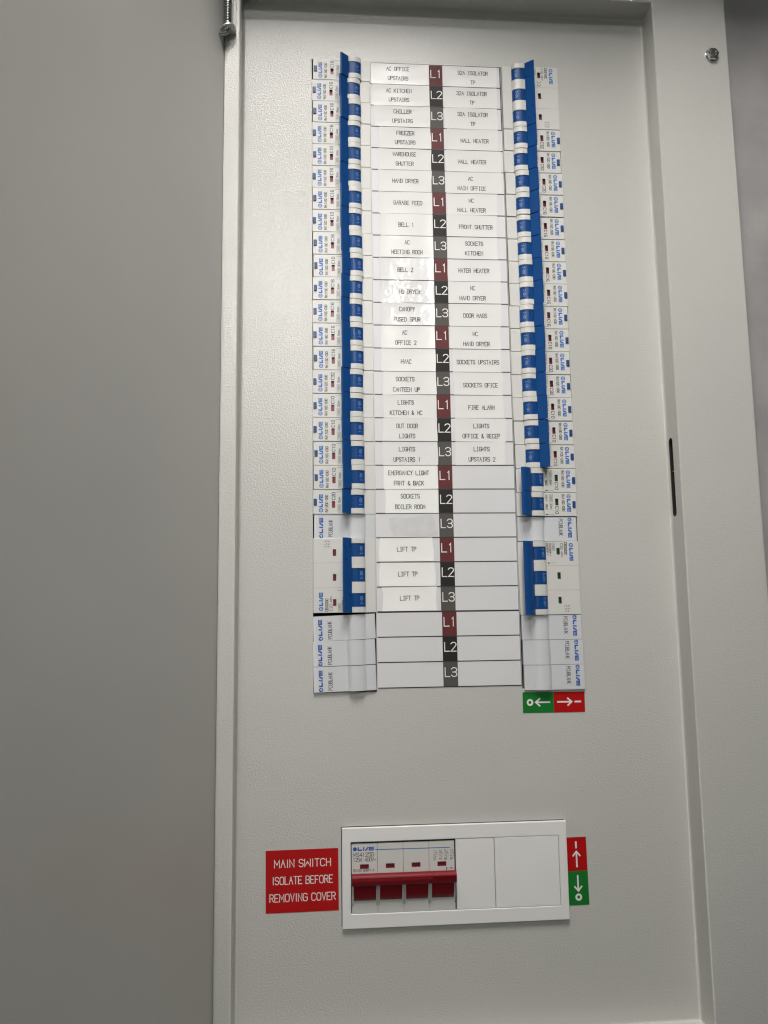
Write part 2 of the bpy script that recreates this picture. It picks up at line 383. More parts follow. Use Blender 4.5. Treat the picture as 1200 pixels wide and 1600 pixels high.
# ------------------------------------------------------------------ circuit chart between the two columns
chart = thing('circuit_chart', 'white printed circuit chart with L1 L2 L3 phase blocks down its middle', 'circuit chart', (0, 0, 0))
mb = MB(); mb.box(-57.6, 47.0, -.3, 486.6, 0.02, 0.14); mb.obj('chart_sheet', m_sheet, chart)
for r_ in range(28):
    mb = MB(); t = 0.40 if r_ not in (0,) else .3
    if r_ == 24: t = .62
    mb.poly([(-57.3, r_ * 18 - t, .17), (46.9, r_ * 18 - t + (.15 if r_ == 24 else 0), .17), (46.9, r_ * 18 + t, .17), (-57.3, r_ * 18 + t, .17)]); mb.obj('row_line', m_ink, chart)
mb = MB(); mb.poly([(46.1, 0.2, .175), (47.0, 0.2, .175), (47.0, 54, .175), (46.2, 54, .175)]); mb.poly([(46.7, 54, .175), (47.0, 54, .175), (47.0, 486.3, .175), (46.7, 486.3, .175)]); mb.obj('border_line', m_ink, chart)
chipme = []
for m in (m_chip1, m_chip2, m_chip3):
    mb = MB(); mb.poly([(-10.7, -8.6, .19), (0, -8.6, .19), (0, 8.6, .19), (-10.7, 8.6, .19)]); chipme.append(mb.mesh('phase_block', m))
chipt = []
for k in '123':
    mb = MB(); stext(mb, 'L' + k, -5.05, -1.4,   .215, 6.3, 1, .72, 'right', prop=8.4); chipt.append(mb.mesh('lettering', m_whiteink))
for r_ in range(27):
    off = (0.5 if r_ >= 24 else 0) + (0.35 if 6 <= r_ < 12 else 0)
    c_ = link('phase_block', chipme[r_ % 3], chart, (off, r_ * 18 + 9, 0))
    link('lettering', chipt[r_ % 3], c_)
mb = MB()
pts = [(-48, 364.2), (-43, 362.5), (-36, 363.8), (-30, 362.6), (-24, 362.2), (-21.5, 361.2), (-15.5, 361.4), (-13.2, 366), (-13.6, 371), (-11.6, 376.2), (-20, 377.2), (-34, 377), (-44.5, 376.6), (-47, 371)]
mb.poly([(*p, .23) for p in pts]); mb.obj('glue_residue', m_residue, chart)

# ------------------------------------------------------------------ stickers
LEFT = {0: [('AC OFFICE', -35.6, 4.7), ('UPSTAIRS', -35.5, 12.7)], 1: [('AC KITCHEN', -35.0, 23.4), ('UPSTAIRS', -35.0, 31.0)], 2: [('CHILLER', -32.4, 41.0), ('UPSTAIRS', -32.5, 48.9)],
 3: [('FREEZER', -30.5, 59.1), ('UPSTAIRS', -30.7, 66.9)], 4: [('WAREHOUSE', -31.5, 76.9), ('SHUTTER', -31.5, 84.8)], 5: [('HAND DRYER', -31.1, 99.2)], 6: [('GARAGE FEED', -29.5, 117.2)],
 7: [('BELL 1', -31.1, 135.2)], 8: [('AC', -30.7, 149.6), ('MEETING ROOM', -30.9, 157.4)], 9: [('BELL 2', -32.4, 171.7)], 10: [('NO DRYER', -29.5, 189.3)],
 11: [('CANOPY', -31.7, 203.2), ('FUSED SPUR', -31.8, 211.3)], 12: [('AC', -33.9, 221.7), ('OFFICE 2', -33.1, 229.7)], 13: [('HVAC', -33.1, 244.5)], 14: [('SOCKETS', -34.1, 258.2), ('CANTEEN UP', -33.2, 266.2)],
 15: [('LIGHTS', -33.9, 276.2), ('KITCHEN & WC', -33.8, 284.1)], 16: [('OUT DOOR', -33.2, 294.2), ('LIGHTS', -33.3, 301.9)], 17: [('LIGHTS', -33.6, 311.9), ('UPSTAIRS 1', -33.7, 319.7)],
 18: [('EMERGANCY LIGHT', -32.7, 329.8), ('FRNT & BACK', -32.6, 337.5)], 19: [('SOCKETS', -31.8, 347.3), ('BOILER ROOM', -32.0, 355.2)],
 21: [('LIFT TP', -35.2, 386.5)], 22: [('LIFT TP', -34.7, 404.7)], 23: [('LIFT TP', -33.6, 422.2)]}
RIGHT = {0: [('32A ISOLATOR', 24.4, 5.9), ('TP', 24.4, 13.9)], 1: [('32A ISOLATOR', 23.1, 23.6), ('TP', 23.2, 31.4)], 2: [('32A ISOLATOR', 23.4, 41.5), ('TP', 23.4, 49.6)],
 3: [('WALL HEATER', 24.4, 63.9)], 4: [('WALL HEATER', 21.9, 81.7)], 5: [('AC', 20.2, 95.9), ('MAIN OFFICE', 21.0, 103.9)], 6: [('WC', 20.3, 114.1), ('WALL HEATER', 20.3, 121.9)],
 7: [('FRONT SHUTTER', 23.3, 135.8)], 8: [('SOCKETS', 21.5, 149.4), ('KITCHEN', 21.3, 157.3)], 9: [('WATER HEATER', 20.6, 171.4)], 10: [('WC', 19.5, 185.6), ('HAND DRYER', 19.2, 193.6)],
 11: [('DOOR MAGS', 20.8, 207.6)], 12: [('WC', 20.4, 222.1), ('HAND DRYER', 21.1, 230.0)], 13: [('SOCKETS UPSTAIRS', 21.8, 244.4)], 14: [('SOCKETS OFICE', 23.3, 262.4)],
 15: [('FIRE ALARM', 23.6, 279.8)], 16: [('LIGHTS', 22.9, 294.0), ('OFFICE & RECEP', 22.7, 301.8)], 17: [('LIGHTS', 22.7, 311.7), ('UPSTAIRS 2', 22.7, 319.5)]}
def sticker(row, lines, u0, u1, v0, v1, m, label, group, skew=0.0, curl=0.0, h=0.26):
    uc, vc = (u0 + u1) / 2, (v0 + v1) / 2
    t = thing('label_sticker', label, 'label sticker', (uc, vc, h), group)
    nu, nv = 14, 6; mb = MB()
    ph = random.uniform(0, 6)
    j = [random.uniform(-.25, .25) for _ in range(8)]
    def pt(a, b):
        x = (u0 - uc) * (1 - a) + (u1 - uc) * a + (j[0] * (1 - a) * (1 - b) + j[1] * a * (1 - b) + j[2] * a * b + j[3] * (1 - a) * b) * 1.3
        y = (v0 - vc) * (1 - b) + (v1 - vc) * b + skew * x + (j[4] * (1 - a) * (1 - b) + j[5] * a * (1 - b) + j[6] * a * b + j[7] * (1 - a) * b) * .6
        e = max(0, abs(a - .5) * 2 - .72) / .28; e2 = max(0, abs(b - .5) * 2 - .6) / .4
        hh = .05 + .05 * math.sin(ph + a * 7 + b * 3) + curl * (.35 * e * e + .25 * e2 * e2 * (.5 + .5 * math.sin(ph + a * 9)))
        return (x + (.5 * math.sin(ph + b * 4) * curl * (e if a > .5 else -e)), y, hh)
    G = [[pt(a / nu, b / nv) for a in range(nu + 1)] for b in range(nv + 1)]
    for b in range(nv):
        for a in range(nu): mb.poly([G[b][a], G[b][a + 1], G[b + 1][a + 1], G[b + 1][a]], smooth=True)
    loop = [G[0][a] for a in range(nu + 1)] + [G[b][nu] for b in range(1, nv + 1)] + [G[nv][a] for a in range(nu - 1, -1, -1)] + [G[b][0] for b in range(nv - 1, 0, -1)]
    for k in range(len(loop)):
        p, q = loop[k], loop[(k + 1) % len(loop)]
        mb.poly([p, q, (q[0], q[1], -.07), (p[0], p[1], -.07)])
    bmesh.ops.remove_doubles(mb.bm, verts=mb.bm.verts[:], dist=1e-6)
    mb.obj('paper', m, t, recalc=True)
    mb = MB()
    for s, tu, tv_ in lines: stext(mb, s, tu - uc, tv_ - vc, .19, 3.1, 2.05, .42, 'right', .76)
    mb.obj('lettering', m_ink, t)
    return t
mids = {0: ' at the top', 1: ' second from the top', 2: ' third from the top'}
for r_, L in LEFT.items():
    txt = ' '.join(s for s, _, _ in L) + {7: ' under GARAGE FEED', 9: ' above NO DRYER'}.get(r_, '')
    u0 = -51.6 + random.uniform(-.8, .8)
    if r_ < 2: u0 = -57.0 + r_ * .6
    elif r_ == 2: u0 = -54.6
    u1 = -10.9 + random.uniform(-.1, .5)
    m = m_label; curl = .5; h = 0.26 + (r_ % 3) * .05
    if r_ in (9, 11): m = m_crease; curl = .9
    if r_ == 10: m = m_crinkle; curl = .9
    if r_ >= 17: m = m_label if r_ < 18 else m_paper
    if r_ == 17: m = m_crease
    v0, v1 = r_ * 18 + random.uniform(.15, .5), r_ * 18 + 17.75 + random.uniform(0, .25)
    if r_ == 18: u0, u1 = -51.2, -11.4
    if r_ == 19: u0, u1 = -50.4, -11.4
    if r_ >= 21:
        u0, u1 = {21: (-55.4, -15.6), 22: (-55.0, -14.8), 23: (-53.6, -13.6)}[r_]; curl = 1.0
        txt += {21: ' highest of the three beside the lift breaker', 22: ' middle of the three beside the lift breaker', 23: ' lowest of the three beside the lift breaker'}[r_]
        v0, v1 = r_ * 18 + .2, r_ * 18 + 17.4
        if r_ == 23: v0 -= .1
    sticker(r_, L, u0, u1, v0, v1, m, 'white label reading ' + txt + (', left of the phase blocks' if r_ < 21 else ''), 'left circuit labels', random.uniform(-.004, .004), curl, h)
extra = {0: ' topmost of three', 1: ' middle of three', 2: ' lowest of three', 3: ' under the isolator labels', 4: ' above AC MAIN OFFICE', 10: ' under WATER HEATER', 12: ' under DOOR MAGS'}
for r_, L in RIGHT.items():
    txt = ' '.join(s for s, _, _ in L) + extra.get(r_, '')
    u0 = random.uniform(.3, 1.2) + (2.2 if r_ in (3, 13, 14, 15, 16, 17) else 0); u1 = {0: 43.5, 1: 43.4, 2: 43.2, 3: 43.2, 4: 45, 5: 45.9}.get(r_, 40.5 + random.uniform(-1.6, 1.6))
    sticker(r_, L, u0, u1, r_ * 18 + random.uniform(.15, .5), r_ * 18 + 17.75 + random.uniform(0, .25), m_crease if r_ == 9 else m_label,
            'white label reading ' + txt + ', right of the phase blocks', 'right circuit labels', random.uniform(-.004, .004), .45, 0.26 + (r_ % 3) * .05)

# ------------------------------------------------------------------ circuit breakers (local: x = distance from the outer edge of the cutout, v about the centre)
HF = 1.7
def boss(d0=25.0, d1=38.0, top=5.6, base=1.5, n=12):
    c, a = (d0 + d1) / 2, (d1 - d0) / 2 * 1.04
    out = []
    for k in range(n + 1):
        d = d0 + (d1 - d0) * k / n
        out.append((d, base + (top - base) * math.sqrt(max(0, 1 - ((d - c) / a) ** 2)) ** .85))
    return out
def face_with_holes(mb, d0, d1, v0, v1, wins, h, depth):
    ds = sorted({d0, d1, wins[0][0], wins[0][1]}); vv = sorted({v0, v1} | {x for w_ in wins for x in w_[2:]})
    for i in range(len(ds) - 1):
        for j in range(len(vv) - 1):
            cd, cv = (ds[i] + ds[i + 1]) / 2, (vv[j] + vv[j + 1]) / 2
            if not any(w_[0] < cd < w_[1] and w_[2] < cv < w_[3] for w_ in wins):
                mb.poly([(ds[i], vv[j], h), (ds[i + 1], vv[j], h), (ds[i + 1], vv[j + 1], h), (ds[i], vv[j + 1], h)])
def housing(poles, wins, hw=8.88):
    mb = MB(); H = 9 * (poles - 1) + hw
    b = .18
    face_with_holes(mb, .3 + b, 25.2, -H + b, H - b, wins, HF, 2)
    # chamfered rim and sides of the face slab
    for (p, q, p2, q2) in (((.3 + b, -H + b), (25.2, -H + b), (.3, -H), (25.2, -H)), ((.3 + b, H - b), (25.2, H - b), (.3, H), (25.2, H)), ((.3 + b, -H + b), (.3 + b, H - b), (.3, -H), (.3, H))):
        mb.poly([(*p, HF), (*q, HF), (*q2, HF - b), (*p2, HF - b)]); mb.poly([(*p2, HF - b), (*q2, HF - b), (*q2, -14), (*p2, -14)])
    bs = boss()
    for k in range(poles):
        c = 18 * k - 9 * (poles - 1); lo = -hw if k == 0 else -9; hi = hw if k == poles - 1 else 9
        mb.prism([(25.0, -6)] + bs + [(38.0, -6)], c + lo, c - 4.95, 'v'); mb.prism([(25.0, -6)] + bs + [(38.0, -6)], c + 4.95, c + hi, 'v')
        if k: mb.poly([(.6, c - 9.07, HF + .012), (25, c - 9.07, HF + .012), (25, c - 8.93, HF + .012), (.6, c - 8.93, HF + .012)], 1)
        mb.box(25, 38, c - 5.2, c + 5.2, -6, 1.0)
    mb.box(38.0, 45.6, -H, H, -14, 1.15, bev=.2)
    return mb.mesh('housing', [m_plastic, m_grey_ink])
def drum_mesh(off):
    mb = MB(); c, rad = 31.5, 6.6
    pr = []
    for k in range(19):
        d = 25.2 + 12.6 * k / 18; x = (d - c) / rad
        hh = 1.2 + 3.9 * math.sqrt(max(0, 1 - x * x)) ** .85
        pr.append((d, hh))
    # a flat land and two grip ridges along the drum
    q = 28.2 if not off else 27.0
    pr = [(d, hh) for d, hh in pr]
    mb.prism([(25.2, -4)] + pr + [(37.8, -4)], -4.85, 4.85, 'v')
    def hs(d): x = (d - c) / rad; return 1.2 + 3.9 * math.sqrt(max(0, 1 - x * x)) ** .85
    sgn = -1 if not off else 1
    for d, wd_, hh in ((c + sgn * 1.9, 1.3, .30), (c + sgn * .1, .28, .30), (c - sgn * .7, .28, .28)):
        mb.prism([(d - wd_ / 2, hs(d - wd_ / 2) - .3), (d - wd_ / 2 + .08, hs(d - wd_ / 2) + hh), (d + wd_ / 2 - .08, hs(d + wd_ / 2) + hh), (d + wd_ / 2, hs(d + wd_ / 2) - .3)], -4.8, 4.8, 'v', smooth=False)
    return mb.mesh('toggle', m_blue), hs
def lever_mesh(poles, off, hw=8.85):
    H = 9 * (poles - 1) + hw
    pr = [(27.9, 3.6), (28.0, 5.7), (22.4, 10.3), (21.7, 10.2), (21.4, 9.5), (23.6, 7.2), (25.2, 5.0), (25.6, 3.6)]
    if off: pr = [(35.2, 3.6), (35.3, 5.4), (36.3, 7.2), (39.0, 9.6), (41.5, 10.6), (43.6, 10.4), (43.9, 9.6), (42.2, 8.2), (40.0, 6.2), (38.4, 4.4), (37.2, 3.6)]
    mb = MB(); mb.prism(pr, -H, H, 'v')
    return mb.mesh('lever', m_blue, angle=32)
WD = (14.0, 16.4)
house1 = housing(1, [(WD[0], WD[1], -.7, 4.3)])
w3 = [(WD[0] + .5, WD[1] + .5, 18 * k - 18 - .9, 18 * k - 18 + 4.0) for k in range(3)]
house3 = housing(3, w3)
def win_mesh(w_, m, depth=1.9):
    mb = MB(); d0, d1, a, b = w_; e = .02
    q = [(d0 - e, a - e), (d1 + e, a - e), (d1 + e, b + e), (d0 - e, b + e)]
    for k in range(4):
        p, r_ = q[k], q[(k + 1) % 4]; mb.poly([(*p, HF - .03), (*r_, HF - .03), (*r_, HF - depth), (*p, HF - depth)], 0)
    mb.poly([(*p, HF - depth) for p in q], 1)
    return mb.mesh('indicator_window', [m_black, m])
win1 = {k: win_mesh((WD[0], WD[1], -.7, 4.3), m) for k, m in (('red', m_winred), ('green', m_wingreen), ('dark', m_windark))}
win3 = {k: [win_mesh(w_, m) for w_ in w3] for k, m in (('red', m_windark), ('green', m_wingreen))}
mb = MB(); mb.box(.75, 3.2, -2.55, 2.55, 0, HF + .75, bev=.5, seg=2)
btn = mb.mesh('test_button', m_button, angle=15)
drum = {f: drum_mesh(f) for f in (False, True)}
lev1 = {f: lever_mesh(1, f) for f in (False, True)}; lev1w = lever_mesh(1, False, 8.97); lev3 = {f: lever_mesh(3, f, 8.7) for f in (False, True)}
mb = MB(); logo(mb, 6.05, 7.6, HF + .03, 13.3, 3.1, 'up'); logo1 = mb.mesh('logo_print', m_bluelogo)
def boxtxt(mb, d, v, s, L, cap=1.9):
    ribbon(mb, [(-L / 2, -cap / 2), (L / 2, -cap / 2), (L / 2, cap / 2), (-L / 2, cap / 2)], .16, mapper(d, v, 'up'), HF + .03, 0, closed=True)
    stext(mb, s, d, v, HF + .04, cap * .55, L / (len(s) + 1), .17, 'up')
def pmesh1(rating, model):
    mb = MB(); h = HF + .03
    stext(mb, model, 10.25, 1.15, h, 1.8, 1.28, .36, 'up', .76)
    stext(mb, rating, 15.25, -4.3, h, 2.3, 1.95, .42, 'up', .76)
    boxtxt(mb, 19.5, 4.8, '10000', 5.9, 2.3); stext(mb, '30mA', 19.5, -1.5, h, 1.6, 1.22, .22, 'up')
    stext(mb, '230V~', 23.0, 4.6, h, 1.4, 1.15, .22, 'up'); stext(mb, '50Hz'.replace('z', 'Z'), 23.0, -1.8, h, 1.4, 1.05, .3, 'up')
    mb.poly([(17.2, -7.6, h), (22.2, -7.6, h), (22.2, -7.42, h), (17.2, -7.42, h)])
    mb.poly([(22.2, -8.0, h), (23.8, -8.0, h), (23.8, -7.2, h), (22.2, -7.2, h)])
    return mb.mesh('lettering', m_ink)
prints = {}
def print1(a):
    if a not in prints: prints[a] = pmesh1('C' + a, 'RA1' + a + 'C-030')
    return prints[a]
mb = MB(); stext(mb, 'I-ON', 35.0, .2, 0, 1.7, 1.45, .2, 'up'); 
for v in mb.bm.verts: d = v.co.x / MM; v.co.y = -(drum[False][1](d) + .10) * MM
ontext = mb.mesh('lettering', m_togtext)
mb = MB(); stext(mb, 'O-OFF', 28.0, .2, 0, 1.6, 1.35, .16, 'up')
for v in mb.bm.verts: d = v.co.x / MM; v.co.y = -(drum[True][1](d) + .10) * MM
offtext = mb.mesh('lettering', m_togtext)
RB = [(0, -.6), (3, 52.9), (4, 71.5), (5, 90), (6, 108.4), (7, 126.8), (8, 145), (9, 163.4), (12, 217.8), (15, 272), (16, 290.1), (17, 308.5), (18, 326.9), (19, 344.8), (20, 363.1), (21, 381.5), (24, 435.7), (25, 453.7), (26, 471.6), (27, 489.6)]
LB = [(0, -.9), (3, 53.0), (8, 143.1), (10, 179.1), (13, 233.8), (16, 288.4), (20, 360.6), (21, 378.3), (24, 432.0), (27, 486)]
def rowv(side, r):
    T = RB if side == 'R' else LB
    for (a, va), (b, vb) in zip(T, T[1:]):
        if a <= r <= b: return va + (vb - va) * (r - a) / (b - a)
def mid(side, r, n=1): return (rowv(side, r) + rowv(side, r + n)) / 2
def place(name, label, cat, side, vc, group, ju=0, jv=0, jh=0, rot=0):
    if side == 'L': return thing(name, label, cat, (LC[0] + ju, vc + jv, jh), group, rot)
    return thing(name, label, cat, (RC[1] - ju, vc + jv, jh), group, 180 + rot)
def breaker1(side, row, rating, off, label):
    t = place('circuit_breaker', label, 'circuit breaker', side, mid(side, row), 'single pole breakers in the %s column' % ('left' if side == 'L' else 'right'),
              random.uniform(-.25, .45) + (.35 if side == 'L' and (row % 9) == 0 else 0), random.uniform(-.05, .05), random.uniform(-.25, .25), random.uniform(-.12, .12))
    link('housing', house1, t)
    link('test_button', btn, t, (random.uniform(-.2, .35), 0, 0))
    k = 'green' if off else ('red' if side == 'L' else 'dark')
    link('indicator_window', win1[k], t)
    link('logo_print', logo1, t); link('lettering', print1(rating), t)
    d = link('toggle', drum[off][0], t); link('lettering', offtext if off else ontext, d)
    link('lever', lev1w if side == 'L' else lev1[off], t, (random.uniform(-.15, .15), 0, random.uniform(-.1, .1)))
    return t
p3 = {}
def print3(rating, model, ce):
    mb = MB(); h = HF + .03; b = 18
    stext(mb, model, 10.0, b + 3.5, h, 1.8, 1.62, .40, 'up'); stext(mb, rating, 13.0, b + 5.2, h, 1.9, 1.6, .26, 'up'); stext(mb, '400V~', 13.0, b - .9, h, 1.2, 1.0, .2, 'up')
    boxtxt(mb, 19.2, b + 4.9, '10000', 5.6, 2.0); stext(mb, 'IEC60898-1', 21.6, b + 3.0, h, 1.25, 1.02, .24, 'up'); stext(mb, 'EN60898-1', 23.6, b + 3.2, h, 1.25, 1.02, .24, 'up')
    mb.poly([(17.5, b - 7.2, h), (23.2, b - 7.2, h), (23.2, b - 7.02, h), (17.5, b - 7.02, h)]); mb.poly([(22.6, b - 7.6, h), (23.8, b - 7.6, h), (23.8, b - 6.6, h), (22.6, b - 6.6, h)])
    for k in range(3):            # three switch symbols at the far end
        v = -21.2 - k * 1.9 + .6
        ribbon(mb, [(8.0, v), (9.2, v), (10.6, v - .9)], .2, lambda x, y: (x, y), h); ribbon(mb, [(10.7, v), (12.2, v), (12.6, v - .6)], .2, lambda x, y: (x, y), h + .01)
        ribbon(mb, [(9.6, v - .9), (9.6, v + .5)], .16, lambda x, y: (x, y), h + .02); ribbon(mb, [(11.4, v - .8), (11.4, v + .4)], .16, lambda x, y: (x, y), h + .02)
    if ce:
        for v in (b - 4.0, b - 6.6):
            ribbon(mb, [(14.4 + 1.3 * (1 - math.cos(a)) * 0 + 1.4 + 1.3 * math.cos(a), v + .2 - 1.5 * math.sin(a)) for a in [math.pi * k / 8 for k in range(9)]], .36, lambda x, y: (x, y), h)
        ribbon(mb, [(15.8, b - 8.0), (15.8, b - 6.7)], .3, lambda x, y: (x, y), h + .01)
    return mb.mesh('lettering', m_ink)
def breaker3(side, row, rating, model, off, label, ce=False, ju=0, jh=0):
    t = place('three_pole_breaker', label, 'circuit breaker', side, mid(side, row, 3), 'three pole breakers', ju, 0, jh)
    link('housing', house3, t)
    for k in range(3):
        link('indicator_window', win3['green' if off else 'red'][k], t)
        d = link('toggle', drum[off][0], t, (0, 18 * k - 18, 0)); link('lettering', offtext if off else ontext, d)
    link('logo_print', logo1, t, (-.2, 18, 0)); link('lettering', print3(rating, model, ce), t)
    link('lever', lev3[off], t)
    return t
rl = ['16', '16', '16', '16', '10', '16', '16', '10', '16', '10', '16', '16', '16', '16', '32', '10', '10', '10', '10', '20']
for r_, a in enumerate(rl):
    nm = {7: 'BELL 1 (under GARAGE FEED)', 9: 'BELL 2 (above NO DRYER)'}.get(r_) or ' '.join(s for s, _, _ in LEFT[r_])
    breaker1('L', r_, a, False, 'blue levered C%s breaker in the left column beside the %s label' % (a, nm))
rr_ = {3: '32', 4: '32', 5: '20', 6: '16', 7: '16', 8: '16', 9: '16', 10: '16', 11: '16', 12: '16', 13: '32', 14: '32', 15: '10', 16: '10', 17: '10', 18: '10', 19: '10'}
wh = {3: 'upper WALL HEATER', 4: 'lower WALL HEATER', 6: 'WC WALL HEATER', 10: 'upper WC HAND DRYER', 12: 'lower WC HAND DRYER'}
for r_, a in rr_.items():
    if r_ < 18: breaker1('R', r_, a, False, 'blue levered C%s breaker in the right column beside the %s label' % (a, wh.get(r_) or ' '.join(s for s, _, _ in RIGHT[r_])))
    else: breaker1('R', r_, a, True, 'switched off C10 breaker with green window, %s of the pair in the right column' % ('upper' if r_ == 18 else 'lower'))
breaker3('L', 21, 'C20', 'CB320C', False, 'three pole breaker with one long blue lever beside the LIFT TP labels', ju=-.1)
breaker3('R', 0, 'C16', 'CB316C', False, 'three pole breaker at the top right beside the 32A ISOLATOR labels', ce=True, ju=.0, jh=.2)
breaker3('R', 21, 'C32', 'CB332C', True, 'switched off three pole breaker with green windows low in the right column', ju=.3, jh=.3)

# blank modules
def blank_meshes():
    mb = MB(); pr = [(0, -3), (0, .9), (.3, 1.25), (2.2, 1.3), (2.5, 1.1), (24.6, 1.1), (25.0, 1.7)] + [(25.3, 1.9), (25.9, 2.7), (26.8, 3.25), (28, 3.5), (29, 3.59), (30, 3.62), (31, 3.6), (32, 3.52), (33, 3.38), (34, 3.15), (35, 2.8), (36, 2.3), (36.9, 1.7)] + [(37.8, 1.1), (41.5, 1.1), (44.3, .9), (44.7, .5), (44.7, -3)]
    mb.prism(pr, -8.85, 8.85, 'v')
    h = mb.mesh('blank_plate', m_blank, angle=30)
    mb = MB(); cx, r, mp = logo(mb, 5.2, 8.6, 1.2, 15.0, 3.0, 'up', True); l = mb.mesh('logo_print', m_bluedeep)
    mb = MB(); mp = mapper(5.2, 8.6, 'up'); cx = r = 1.5
    ribbon(mb, [(cx - .75, -.35), (cx + .45, .75), (cx + .2, -.8)], .32, mp, 1.235); ribbon(mb, [(cx - .75, -.35), (cx + .9, -.35)], .26, mp, 1.24)
    e = mb.mesh('emblem_print', m_whiteink)
    mb = MB(); stext(mb, 'PCUBLANK', 12.0, 1.4, 1.14, 2.75, 1, .33, 'up', prop=12.4); x = mb.mesh('lettering', m_ink)
    return h, l, e, x
bh, bl, be, bx = blank_meshes()
def blank(side, row, label, ju=0, jv=0, jh=0, rot=0):
    t = place('blank_module', label, 'blank module', side, mid(side, row), 'blank modules', ju, jv, jh, rot)
    link('blank_plate', bh, t); l = link('logo_print', bl, t); link('emblem_print', be, l); link('lettering', bx, t)
blank('L', 20, 'blank module in the left column between the last blue lever and the lift breaker', ju=.9, jh=-.1, rot=.2)
blank('L', 24, 'tilted blank module in the left column just under the black gap', ju=-.0, jv=2.5, jh=.5, rot=-2.2)
blank('L', 25, 'middle of the three tilted blank modules at the bottom left', ju=-.2, jv=2.2, jh=.6, rot=-1.6)
blank('L', 26, 'lowest blank module of the left column', ju=.2, jv=2.2, jh=.7, rot=-1.3)
blank('R', 20, 'blank module in the right column between two switched off breakers', ju=1.0, jv=.2, jh=.2, rot=.4)
blank('R', 24, 'highest of the three blank modules at the bottom right', ju=.5, jh=.5, rot=.2)
blank('R', 25, 'middle of the three blank modules at the bottom right', ju=.1, jh=.7, rot=.1)
blank('R', 26, 'lowest blank module of the right column, above the green and red arrows', ju=-.1, jh=.8)

# ------------------------------------------------------------------ main switch
bez = thing('switch_bezel', 'white plastic bezel framing the red handled main switch', 'bezel', (-4.7, 614, 0))
mb = MB(); BO = (-84.0, 74.8, 580.7, 647.0); BI = (-78.0, 69.0, 590.2, 637.6)
def bz(mb, rs, h): mb.poly([(a + 4.7, b - 614, h) for a, b in rs])
def rect(a): return [(a[0], a[2]), (a[1], a[2]), (a[1], a[3]), (a[0], a[3])]
steps = [((BO[0], BO[1], BO[2], BO[3]), .05), ((BO[0], BO[1], BO[2], BO[3]), 2.3), ((BO[0] + .3, BO[1] - .3, BO[2] + .3, BO[3] - .3), 2.6), ((BI[0] - .3, BI[1] + .3, BI[2] - .3, BI[3] + .3), 2.66), ((BI[0], BI[1], BI[2], BI[3]), 2.4), ((BI[0], BI[1], BI[2], BI[3]), -6)]
for (a, ha), (b, hb) in zip(steps, steps[1:]):
    ra, rb_ = rect(a), rect(b)
    for k in range(4):
        j = (k + 1) % 4
        mb.poly([(ra[k][0] + 4.7, ra[k][1] - 614, ha), (ra[j][0] + 4.7, ra[j][1] - 614, ha), (rb_[j][0] + 4.7, rb_[j][1] - 614, hb), (rb_[k][0] + 4.7, rb_[k][1] - 614, hb)])
bmesh.ops.remove_doubles(mb.bm, verts=mb.bm.verts[:], dist=1e-6)
mb.obj('frame', m_bezel, bez)
mb = MB(); mb.box(BO[0] + 4.7 - .55, BO[1] + 4.7 - 1, BO[2] - 614 - .5, BO[3] - 614 - 1, .01, .35); mb.box(-77.6 + 4.7, -5 + 4.7, 590.3 - 614, 591.55 - 614, -8, .6); mb.obj('dark_gap', m_black, bez)  # black boxes: shade of the bezel edge and switch gap put into the colour
mb = MB(); mb.box(-4.6 + 4.7, 22.6 + 4.7, BI[2] + .25 - 614, BI[3] - .25 - 614, -1, 2.35, bev=.3, seg=2); mb.obj('blanking_plate', m_bezel, bez, angle=15)
mb = MB(); mb.box(22.95 + 4.7, 68.75 + 4.7, BI[2] + .25 - 614, BI[3] - .25 - 614, -1, 2.5, bev=.3, seg=2); mb.obj('blanking_plate', m_bezel, bez, angle=15)
msw = thing('main_switch', 'four pole main switch with a wide red handle and MS4125D lettering', 'main switch', (-41.3, 614, 0))
def SWP(u): return u + 41.3
def SVP(v): return v - 614
HS = 1.9
wz = [(-71.7, -65.5), (-53.7, -47.5), (-35.7, -29.5), (-17.6, -11.4)]
mb = MB()
for k in range(4):
    a, b = -77.35 + 18 * k, -59.6 + 18 * k; w0, w1 = wz[k]; y0, y1 = 605.2, 608.2
    T, Bt = 591.6, 637.2
    usx = [a, w0, w1, b]; vsx = [T, y0, y1, Bt]
    for i in range(3):
        for j in range(3):
            if (i, j) != (1, 1): mb.poly([(SWP(usx[i]), SVP(vsx[j]), HS), (SWP(usx[i + 1]), SVP(vsx[j]), HS), (SWP(usx[i + 1]), SVP(vsx[j + 1]), HS), (SWP(usx[i]), SVP(vsx[j + 1]), HS)])
    q = rect((a, b, T, Bt))
    for i in range(4):
        j = (i + 1) % 4; mb.poly([(SWP(q[i][0]), SVP(q[i][1]), HS), (SWP(q[j][0]), SVP(q[j][1]), HS), (SWP(q[j][0]), SVP(q[j][1]), -12), (SWP(q[i][0]), SVP(q[i][1]), -12)])
bmesh.ops.remove_doubles(mb.bm, verts=mb.bm.verts[:], dist=1e-6)
mb.obj('housing', m_plastic, msw)
mb = MB(); 
for k in range(5): mb.box(SWP(-77.3 + 18 * k - .3 + (.35 if k == 0 else 0)), SWP(-77.3 + 18 * k + (.1 if k < 4 else -.1) - .25), SVP(592), SVP(637), -8, HS - 1.2)
mb.obj('pole_gap', m_black, msw)
